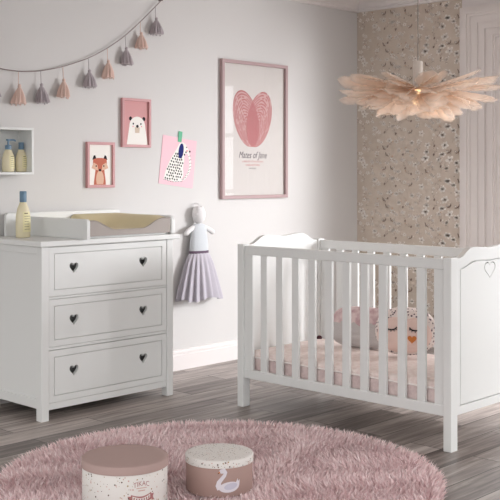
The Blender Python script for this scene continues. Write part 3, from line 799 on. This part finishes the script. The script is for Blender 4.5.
mb = MB(); mb.lathe([(.002, 0), (.016, .002), (.018, .012), (.010, .022), (.002, .024)], (mx1 - .06, my1 - .05, .318), 14)
tag(mb.build('button', M['button'], mt, smooth=60), '', '') if False else mb.build('button', M['button'], mt, smooth=60)

# soft cushions in the crib
def pillow(w, h, th, expo=2.6, nu=40, nv=24):
    # returns points of a closed pillow in local (u across, d out, v up), u in rings
    pts = []
    for j in range(nv + 1):
        ph = -PI / 2 + PI * j / nv
        for i in range(nu):
            a = 2 * PI * i / nu
            ca, sa = math.cos(a), math.sin(a); k = (abs(ca) ** expo + abs(sa) ** expo) ** (-1 / expo)
            rr = math.cos(ph) ** .7 if abs(math.cos(ph)) > 1e-9 else 0
            pts.append((ca * k * rr * w / 2, math.sin(ph) * th / 2, sa * k * rr * h / 2))
    return pts, nu, nv + 1
def place(base, yaw, lean):                     # local u,d,v -> world; d<0 faces the viewer
    # u axis runs along the rail towards the footboard
    U = Vector((math.sin(yaw), -math.cos(yaw), 0)); F = Vector((-math.cos(yaw), -math.sin(yaw), 0)); V = Vector((0, 0, 1))
    V2 = (V * math.cos(lean) - F * math.sin(lean)); F2 = (F * math.cos(lean) + V * math.sin(lean))
    B = Vector(base)
    return lambda u, d, v: tuple(B + U * u + F2 * (-d) + V2 * v)
# grey cushion
fn = place((4.70, 3.585, .441), .25, .22)
gc = thing('cushion', 'grey knitted cushion with a pink patterned upper half, behind the owl pillow', 'cushion', (4.70, 3.585, .32))
pts, nu, nv = pillow(.40, .235, .13, 3.4)
mb = MB(); mb.quad_grid([fn(*p) for p in pts], nu, nv, True)
o = mb.build('cover', [M['knit'], M['cush_top']], gc, smooth=70)
off = origin_of(gc)
for p in o.data.polygons:
    if p.center.z + off[2] > .47: p.material_index = 1
# owl pillow
fn = place((4.632, 3.245, .464), .42, .20)
ow = thing('owl_pillow', 'pink sleeping-owl pillow with a spotted hood and orange beak', 'pillow', (4.632, 3.245, .32))
W_, H_, T_ = .34, .262, .15
pts, nu, nv = pillow(W_, H_, T_, 2.3, 56, 32)
mb = MB(); mb.quad_grid([fn(*p) for p in pts], nu, nv, True)
o = mb.build('hood', M['owl_hood'], ow, smooth=80)
def surf_d(u, v):
    e = 2.3; q = ((abs(u) / (W_ / 2)) ** e + (abs(v) / (H_ / 2)) ** e) ** (1 / e)
    q = min(.985, q); c_ = q ** (1 / .7); return -T_ / 2 * math.sqrt(max(0, 1 - c_ * c_))
def face_edge(a):                                # two-lobed face
    x, y = math.cos(a), math.sin(a)
    r_ = .118 + .02 * abs(x) - (.030 * math.exp(-((a - PI / 2) / .25) ** 2))
    return r_
mb = MB(); pts = []; rings = 10; n = 64; lift = -.0045
for k in range(rings + 1):
    for i in range(n):
        a = 2 * PI * i / n; rr = face_edge(a) * k / rings; u = rr * math.cos(a) * 1.13; v = rr * math.sin(a) * .83 - .022
        v = max(v, -H_ / 2 * .93); pts.append(fn(u, surf_d(u, v) + lift * (1 if k < rings else -.3), v))
mb.quad_grid(pts, n, rings + 1, True); mb.build('face', M['owl_face'], ow, smooth=80)
def on(u, v, l=-.008): return fn(u, surf_d(u, v) + l, v)
for s in (-1, 1):
    mb = MB(); eu = .066 * s
    mb.tube([on(eu + .030 * math.cos(a), .016 + .016 * math.sin(a)) for a in [PI + PI * i / 12 for i in range(13)]], .0035, 6)
    for i in (2, 4, 6, 8, 10):
        a = PI + PI * i / 12; mb.tube([on(eu + .030 * math.cos(a), .016 + .016 * math.sin(a)), on(eu + .038 * math.cos(a), .014 + .026 * math.sin(a))], .002, 5)
    mb.build('closed_eye', M['ink'], ow)
mb = MB(); hl = heart_loop(.050, -.050, .048, .042, 36)
mb.face([on(u, v, -.010) for u, v in hl]); mb.quad_grid([on(u, v, -.010) for u, v in hl] + [on(u, v, -.003) for u, v in hl], 36, 2, True); mb.build('beak', M['beak'], ow)

# ------------------------------------------------------------------ feather pendant lamp
LX, LY, LZ = 4.602, 3.145, 1.765
lp_ = thing('pendant_lamp', 'pendant lamp of pale peach feathers hanging over the crib', 'lamp', (LX, LY, LZ))
mb = MB(); mb.tube([(LX, LY, 1.93), (LX, LY, H - .02)], .003, 8); mb.build('cord', M['cord'], lp_)
mb = MB(); mb.lathe([(.05, -.025), (.052, -.015), (.045, 0)], (LX, LY, H - .001), 28); mb.build('ceiling_rose', M['sleeve'], lp_, smooth=40)
mb = MB(); mb.lathe([(.022, 0), (.026, .004), (.026, .122), (.022, .128), (.006, .130)], (LX, LY, 1.805), 28); mb.build('lamp_holder', M['sleeve'], lp_, smooth=40)
mb = MB(); mb.lathe([(.012, .05), (.016, .035), (.030, .01), (.032, -.012), (.022, -.034), (.004, -.042)], (LX, LY, LZ - .03), 24); mb.build('bulb', M['bulb'], lp_, smooth=60)
mb = MB(); mb.lathe([(.03, .02), (.075, .008), (.078, 0), (.03, -.006)], (LX, LY, LZ + .02), 32); mb.build('collar', M['sleeve'], lp_, smooth=40)
def feather(az, r0, L, wid, e0, e1, roll, seedv, dz):
    g = random.Random(seedv); n = 24; pts = []; spine = []
    ca, sa = math.cos(az), math.sin(az); rr, zz = r0, LZ + dz; side = g.uniform(-.10, .10)
    tw = g.uniform(-.3, .3) + roll
    for i in range(n + 1):
        t_ = i / n; el = e0 + (e1 - e0) * t_; st = L / n
        if i: rr += st * math.cos(el); zz += st * math.sin(el)
        lat = side * L * t_ * t_
        c_ = Vector((LX + ca * rr - sa * lat, LY + sa * rr + ca * lat, zz)); spine.append(c_)
        sh_ = (sm(t_ / .5) * .8 + .2) * (math.sqrt(max(0, 1 - ((t_ - .74) / .262) ** 2)) if t_ > .74 else 1)
        w = wid * .5 * sh_
        S = Vector((-sa, ca, 0)); Nn = Vector((-ca * math.sin(el), -sa * math.sin(el), math.cos(el)))
        D_ = S * math.cos(tw * t_) + Nn * math.sin(tw * t_)
        NN = Nn * math.cos(tw * t_) - S * math.sin(tw * t_)
        rip = .0025 * math.sin(i * 2.1 + seedv)
        for s in (-1, -.66, -.33, 0, .33, .66, 1):
            ww = w * (1 + (g.uniform(-.10, .07) if abs(s) == 1 and t_ > .15 else 0))
            pts.append(c_ + D_ * ww * s - NN * (abs(s) ** 1.6) * w * .35 + NN * rip * abs(s))
    m_ = MB(); m_.quad_grid(pts, 7, n + 1, mi=0)
    m_.tube([p for p in spine[:19]], [.0022 - .0016 * i / 18 for i in range(19)], 5, mi=1)
    fo = m_.build('feather', [M['feather'], M['quill']], lp_, smooth=80, flip=False)
    ed = []
    for i in range(n + 1):
        for s in (1, .66, .33, 0, .33, .66, 1): ed.append(max(s, sm((i / n - .8) / .2) * .9))
    ed += [0.0] * (len(fo.data.vertices) - len(ed))
    fo.data.attributes.new('edge', 'FLOAT', 'POINT').data.foreach_set('value', ed)
g = random.Random(42); ci = 0
for cnt, r0, Lr, wr, e0r, e1r, dz in ((24, .05, (.35, .41), (.09, .125), (.04, .24), (-.05, .22), .022),
                                      (26, .045, (.32, .40), (.10, .13), (-.04, .12), (-.30, .06), .010),
                                      (24, .05, (.25, .32), (.10, .13), (.0, .14), (-.75, -.25), .0),
                                      (22, .04, (.19, .25), (.09, .12), (-.10, .08), (-1.3, -.7), -.010)):
    for k in range(cnt):
        az = 2 * PI * (k + g.uniform(-.32, .32)) / cnt + ci * .31
        feather(az, r0, g.uniform(*Lr), g.uniform(*wr), g.uniform(*e0r), g.uniform(*e1r), g.uniform(-.45, .45), 1000 + ci, dz + g.uniform(-.008, .008)); ci += 1

# ------------------------------------------------------------------ rug
RX, RY, RR = 3.076, 3.122, .945
rug = MB(); rug.lathe([(RR - .02, .0), (RR - .012, .004), (RR - .015, .010), (.02, .012)], (RX, RY, .0), 96)
rg = rug.build('round_rug', M['rug_base']); tag(rg, 'round shaggy pink rug lying on the grey plank floor', 'rug')
g = random.Random(9); vs, fs, tone = [], [], []
NB = 52000
for k in range(NB):
    r_ = RR * math.sqrt(g.random()); a = g.random() * 2 * PI
    x, y = RX + r_ * math.cos(a), RY + r_ * math.sin(a)
    h = g.uniform(.026, .044); w = g.uniform(.0022, .0042)
    # tufts lean together in soft swirls
    la = 2.4 * math.sin(x * 6.1 + 1.3 * math.sin(y * 5)) + 2.1 * math.cos(y * 7.3 + x * 2) + g.uniform(-1.3, 1.3)
    ln = g.uniform(.008, .030)
    if r_ > RR - .05: la = a + g.uniform(-.8, .8); ln = g.uniform(.015, .035)
    dx, dy = math.cos(la) * ln, math.sin(la) * ln
    sa_ = g.random() * PI; wx, wy = math.cos(sa_) * w, math.sin(sa_) * w
    b = len(vs); z0 = .008
    vs += [(x - wx, y - wy, z0), (x + wx, y + wy, z0), (x + dx * .45 + wx * .8, y + dy * .45 + wy * .8, z0 + h * .62), (x + dx * .45 - wx * .8, y + dy * .45 - wy * .8, z0 + h * .62), (x + dx, y + dy, z0 + h * .95)]
    fs += [(b, b + 1, b + 2, b + 3), (b + 3, b + 2, b + 4)]
    t0 = g.random(); tone += [t0] * 5
me = bpy.data.meshes.new('pile'); me.from_pydata(vs, [], fs)
at = me.attributes.new('tone', 'FLOAT', 'POINT'); at.data.foreach_set('value', tone)
me.materials.append(M['pile'])
po = bpy.data.objects.new('pile', me); COL.objects.link(po); po.parent = rg; po['kind'] = 'stuff'

# ------------------------------------------------------------------ hat boxes
F_, A_ = 1020.0, math.radians(43.7)
def cam2w(r_, d): return (r_ * math.sin(A_) + d * math.cos(A_), -r_ * math.cos(A_) + d * math.sin(A_))
ZR = .034
def wrapper(c, R): 
    base_a = math.atan2(-c[1], -c[0])            # the side turned to the doorway
    return lambda s, z, l=.0006: (c[0] + (R + l) * math.cos(base_a + s / R), c[1] + (R + l) * math.sin(base_a + s / R), z)
def wrapped_poly(mb, pts, wr, mi, l):
    bm = bmesh.new(); vv = [bm.verts.new((x, z, 0)) for x, z in pts]; bm.faces.new(vv)
    bmesh.ops.triangulate(bm, faces=bm.faces); bmesh.ops.subdivide_edges(bm, edges=bm.edges, cuts=2, use_grid_fill=True)
    b = len(mb.v); bm.verts.index_update(); mb.v += [wr(v.co.x, v.co.y, l) for v in bm.verts]
    for f in bm.faces: mb.f.append(tuple(b + v.index for v in f.verts)); mb.m.append(mi)
    bm.free()
def hat_box(name, label, c, R, z1, lidh, bodym, lidm):
    t = thing(name, label, 'box', (c[0], c[1], ZR))
    b = MB(); b.lathe([(R - .004 - .003, ZR), (R - .004, ZR + .003), (R - .004, z1 - .008), (R - .006, z1 - .006)], (c[0], c[1], 0), 72); body = b.build('body', bodym, t, smooth=50)
    l = MB(); l.lathe([(R - .003, z1 - lidh), (R, z1 - lidh), (R, z1 - .003), (R - .003, z1), (R - .02, z1 + .0003)], (c[0], c[1], 0), 72); lid = l.build('lid', lidm, t, smooth=50)
    return t, body, lid
c1 = cam2w((125 - 250) / F_ * 4.0, 4.0)
R1 = .170; z1 = .222
t, body, lid = hat_box('hat_box', 'larger round box, speckled white with a plain dusty pink lid', c1, R1, z1, .031, M['box_white'], M['lid_pink'])
wr = wrapper(c1, R1 - .004); pm = MB(); em = MB(); g = random.Random(4)
def dots(mb, n, s0, s1, za, zb_, skip=None):
    for _ in range(n):
        s, z = g.uniform(s0, s1), g.uniform(za, zb_); rr = g.choice((.0012, .0018, .0026)) * g.uniform(.8, 1.3); mi = g.choice((0, 0, 1, 2))
        if skip and skip(s, z): continue
        mb.face([wr(s + rr * math.cos(k * PI / 4), z + rr * math.sin(k * PI / 4)) for k in range(8)], mi)
es = .064
dots(pm, 360, -PI * R1, PI * R1, ZR + .008, z1 - .036, lambda s, z: abs(s - es) < .034 and z < z1 - .06 and z > .085)
add_text(em, 'TIKAC', .027, lambda u, v: wr(es + u * .85, z1 - .074 + v - 5 * u * u), 3)
ts = z1 - .084
wrapped_poly(em, [(es - .022, ts), (es + .022, ts), (es + .02, ts + .003), (es - .02, ts + .003)], wr, 1, .0006)
wrapped_poly(em, [(es - .014, ts - .010), (es + .014, ts - .010), (es + .014, ts - .006), (es - .014, ts - .006)], wr, 1, .0006)
top = [(es - .042 + .084 * i / 12, ts - .020 - .010 * math.sin(PI * i / 12)) for i in range(13)]
wrapped_poly(em, top + [(x, z - .026) for x, z in top[::-1]], wr, 3, .0006)
inn = [(es - .036 + .072 * i / 12, ts - .026 - .010 * math.sin(PI * i / 12)) for i in range(13)]
wrapped_poly(em, inn + [(x, z - .014) for x, z in inn[::-1]], wr, 4, .0009)
for k in range(7):
    x = es - .03 + .01 * k; zc = ts - .033 - .010 * math.sin(PI * (k + 1) / 8); wrapped_poly(em, [(x - .003, zc - .005), (x + .002, zc - .005), (x + .003, zc + .005), (x - .002, zc + .005)], wr, 3, .0012)
for s in (-1, 1): wrapped_poly(em, [(es + s * .040, ts - .026), (es + s * .055, ts - .026), (es + s * .050, ts - .038), (es + s * .056, ts - .052), (es + s * .040, ts - .050)], wr, 3, .0004)
pm.build('speckles', [M['speck'], M['speck_pink'], M['speck_gold']], body, flip=False)
em.build('emblem', [M['speck'], M['speck_pink'], M['speck_gold'], M['emblem'], M['box_white']], body, flip=False)

c2 = cam2w((219.3 - 250) / F_ * 4.2, 4.2)
R2 = .1405; z2 = .181
t, body, lid = hat_box('hat_box', 'smaller round box, dusty pink with a swan and a speckled white lid', c2, R2, z2, .029, M['box_pink'], M['box_white'])
wr = wrapper(c2, R2); pm = MB()
for _ in range(260):
    a = g.random() * 2 * PI; r_ = R2 * .97 * math.sqrt(g.random()); rr = g.choice((.0012, .0017, .0023)); x, y = c2[0] + r_ * math.cos(a), c2[1] + r_ * math.sin(a)
    pm.face([(x + rr * math.cos(k * PI / 4), y + rr * math.sin(k * PI / 4), z2 + .0009) for k in range(8)], g.choice((0, 0, 1, 2)))
dots(pm, 150, -PI * R2, PI * R2, z2 - .026, z2 - .004)
pm.build('speckles', [M['speck'], M['speck_pink'], M['speck_gold']], lid, flip=False)
wr = wrapper(c2, R2 - .004); sw = MB(); s0 = .033; zz = ZR + .028
bodyp = ell(s0 + .008, zz + .014, .043, .021, .08, 26)
wrapped_poly(sw, bodyp, wr, 0, .0006)
wrapped_poly(sw, [(s0 + .03, zz + .018), (s0 + .044, zz + .046), (s0 + .047, zz + .034), (s0 + .054, zz + .040), (s0 + .052, zz + .018), (s0 + .045, zz + .008)], wr, 0, .0007)
neck = [(-.030, .008), (-.037, .022), (-.034, .036), (-.022, .050), (-.012, .062), (-.008, .074), (-.014, .083), (-.022, .083)]
hw = [.012, .011, .0085, .0075, .007, .007, .0075, .0065]
L_, R_ = [], []
for i, (x, z) in enumerate(neck):
    a_, b_ = neck[max(i - 1, 0)], neck[min(i + 1, 7)]; tx, tz = b_[0] - a_[0], b_[1] - a_[1]; l = math.hypot(tx, tz)
    L_.append((s0 + x - tz / l * hw[i], zz + z + tx / l * hw[i])); R_.append((s0 + x + tz / l * hw[i], zz + z - tx / l * hw[i]))
for i in range(7): wrapped_poly(sw, [L_[i], L_[i + 1], R_[i + 1], R_[i]], wr, 0, .0008)
wrapped_poly(sw, ell(s0 - .022, zz + .079, .011, .009, 0, 16), wr, 0, .0009)
wrapped_poly(sw, [(s0 - .031, zz + .080), (s0 - .040, zz + .070), (s0 - .030, zz + .073)], wr, 2, .0011)
wrapped_poly(sw, [(s0 - .036, zz + .073), (s0 - .040, zz + .068), (s0 - .033, zz + .070)], wr, 1, .0013)
wrapped_poly(sw, [(s0 - .030, zz + .089), (s0 - .024, zz + .094), (s0 - .020, zz + .088)], wr, 1, .0011)
wrapped_poly(sw, ell(s0 + .014, zz + .017, .028, .013, .15, 20), wr, 3, .0010)
sw.build('swan_print', [M['swan'], M['ink'], M['beak'], M['swan_wing']], body, flip=False)

# ------------------------------------------------------------------ light
w = bpy.data.worlds.new('daylight'); sc.world = w; w.use_nodes = True
bg = w.node_tree.nodes['Background']; bg.inputs['Strength'].default_value = 1.0
_n = w.node_tree; _tc = _n.nodes.new('ShaderNodeTexCoord'); _sx = _n.nodes.new('ShaderNodeSeparateXYZ'); _n.links.new(_tc.outputs['Generated'], _sx.inputs[0])
_mr = _n.nodes.new('ShaderNodeMapRange'); _mr.inputs['From Min'].default_value = -0.25; _mr.inputs['From Max'].default_value = 0.35; _n.links.new(_sx.outputs['Z'], _mr.inputs['Value'])
_rp = _n.nodes.new('ShaderNodeValToRGB'); _e = _rp.color_ramp.elements
_e[0].position = 0.30; _e[0].color = (0.22, 0.22, 0.22, 1); _e[1].position = 0.75; _e[1].color = (1, 1.0, 1.0, 1)
_k = _e.new(0.5); _k.color = (0.62, 0.62, 0.63, 1)
_n.links.new(_mr.outputs[0], _rp.inputs['Fac'])
_ml = _n.nodes.new('ShaderNodeVectorMath'); _ml.operation = 'SCALE'; _ml.inputs['Scale'].default_value = 1.62; _n.links.new(_rp.outputs['Color'], _ml.inputs[0]); _n.links.new(_ml.outputs[0], bg.inputs['Color'])
def area(name, loc, rot, sx, sy, power, col=(252, 252, 255)):
    l = bpy.data.lights.new(name, 'AREA'); l.shape = 'RECTANGLE'; l.size = sx; l.size_y = sy; l.energy = power; l.color = rgb(*col)[:3]
    o = bpy.data.objects.new(name, l); COL.objects.link(o); o.location = loc; o.rotation_euler = rot; return o
for (a, b), pw in zip(WIN, (30,)):
    area('window_daylight', (WX + .16, (a + b) / 2, (WZ0 + WZ1) / 2), (0, PI / 2, 0), WZ1 - WZ0 - .1, b - a - .06, pw)

area('outside_daylight', (7.85, 0.0, 2.15), Vector((-.55, .83, -.15)).to_track_quat('-Z', 'Z').to_euler(), 1.5, 1.9, 370)

# ------------------------------------------------------------------ camera
cam = bpy.data.cameras.new('camera'); co = bpy.data.objects.new('camera', cam); COL.objects.link(co)
cam.sensor_fit = 'HORIZONTAL'; cam.sensor_width = 36; cam.lens = 36 * 1020 / 500; cam.shift_y = -(250 - 173) / 500
cam.clip_start = .05
co.location = (0, 0, 1.33)
fwd = math.radians(43.7)                           # view direction measured from +X towards +Y
co.rotation_euler = (PI / 2, 0, fwd - PI / 2)
sc.camera = co
vs_ = sc.view_settings; vs_.view_transform = 'Standard'; vs_.look = 'None'; vs_.exposure = 0.58; vs_.gamma = 1.0; vs_.use_curve_mapping = False
sc.cycles.use_denoising = True; sc.cycles.max_bounces = 8; sc.cycles.transparent_max_bounces = 16
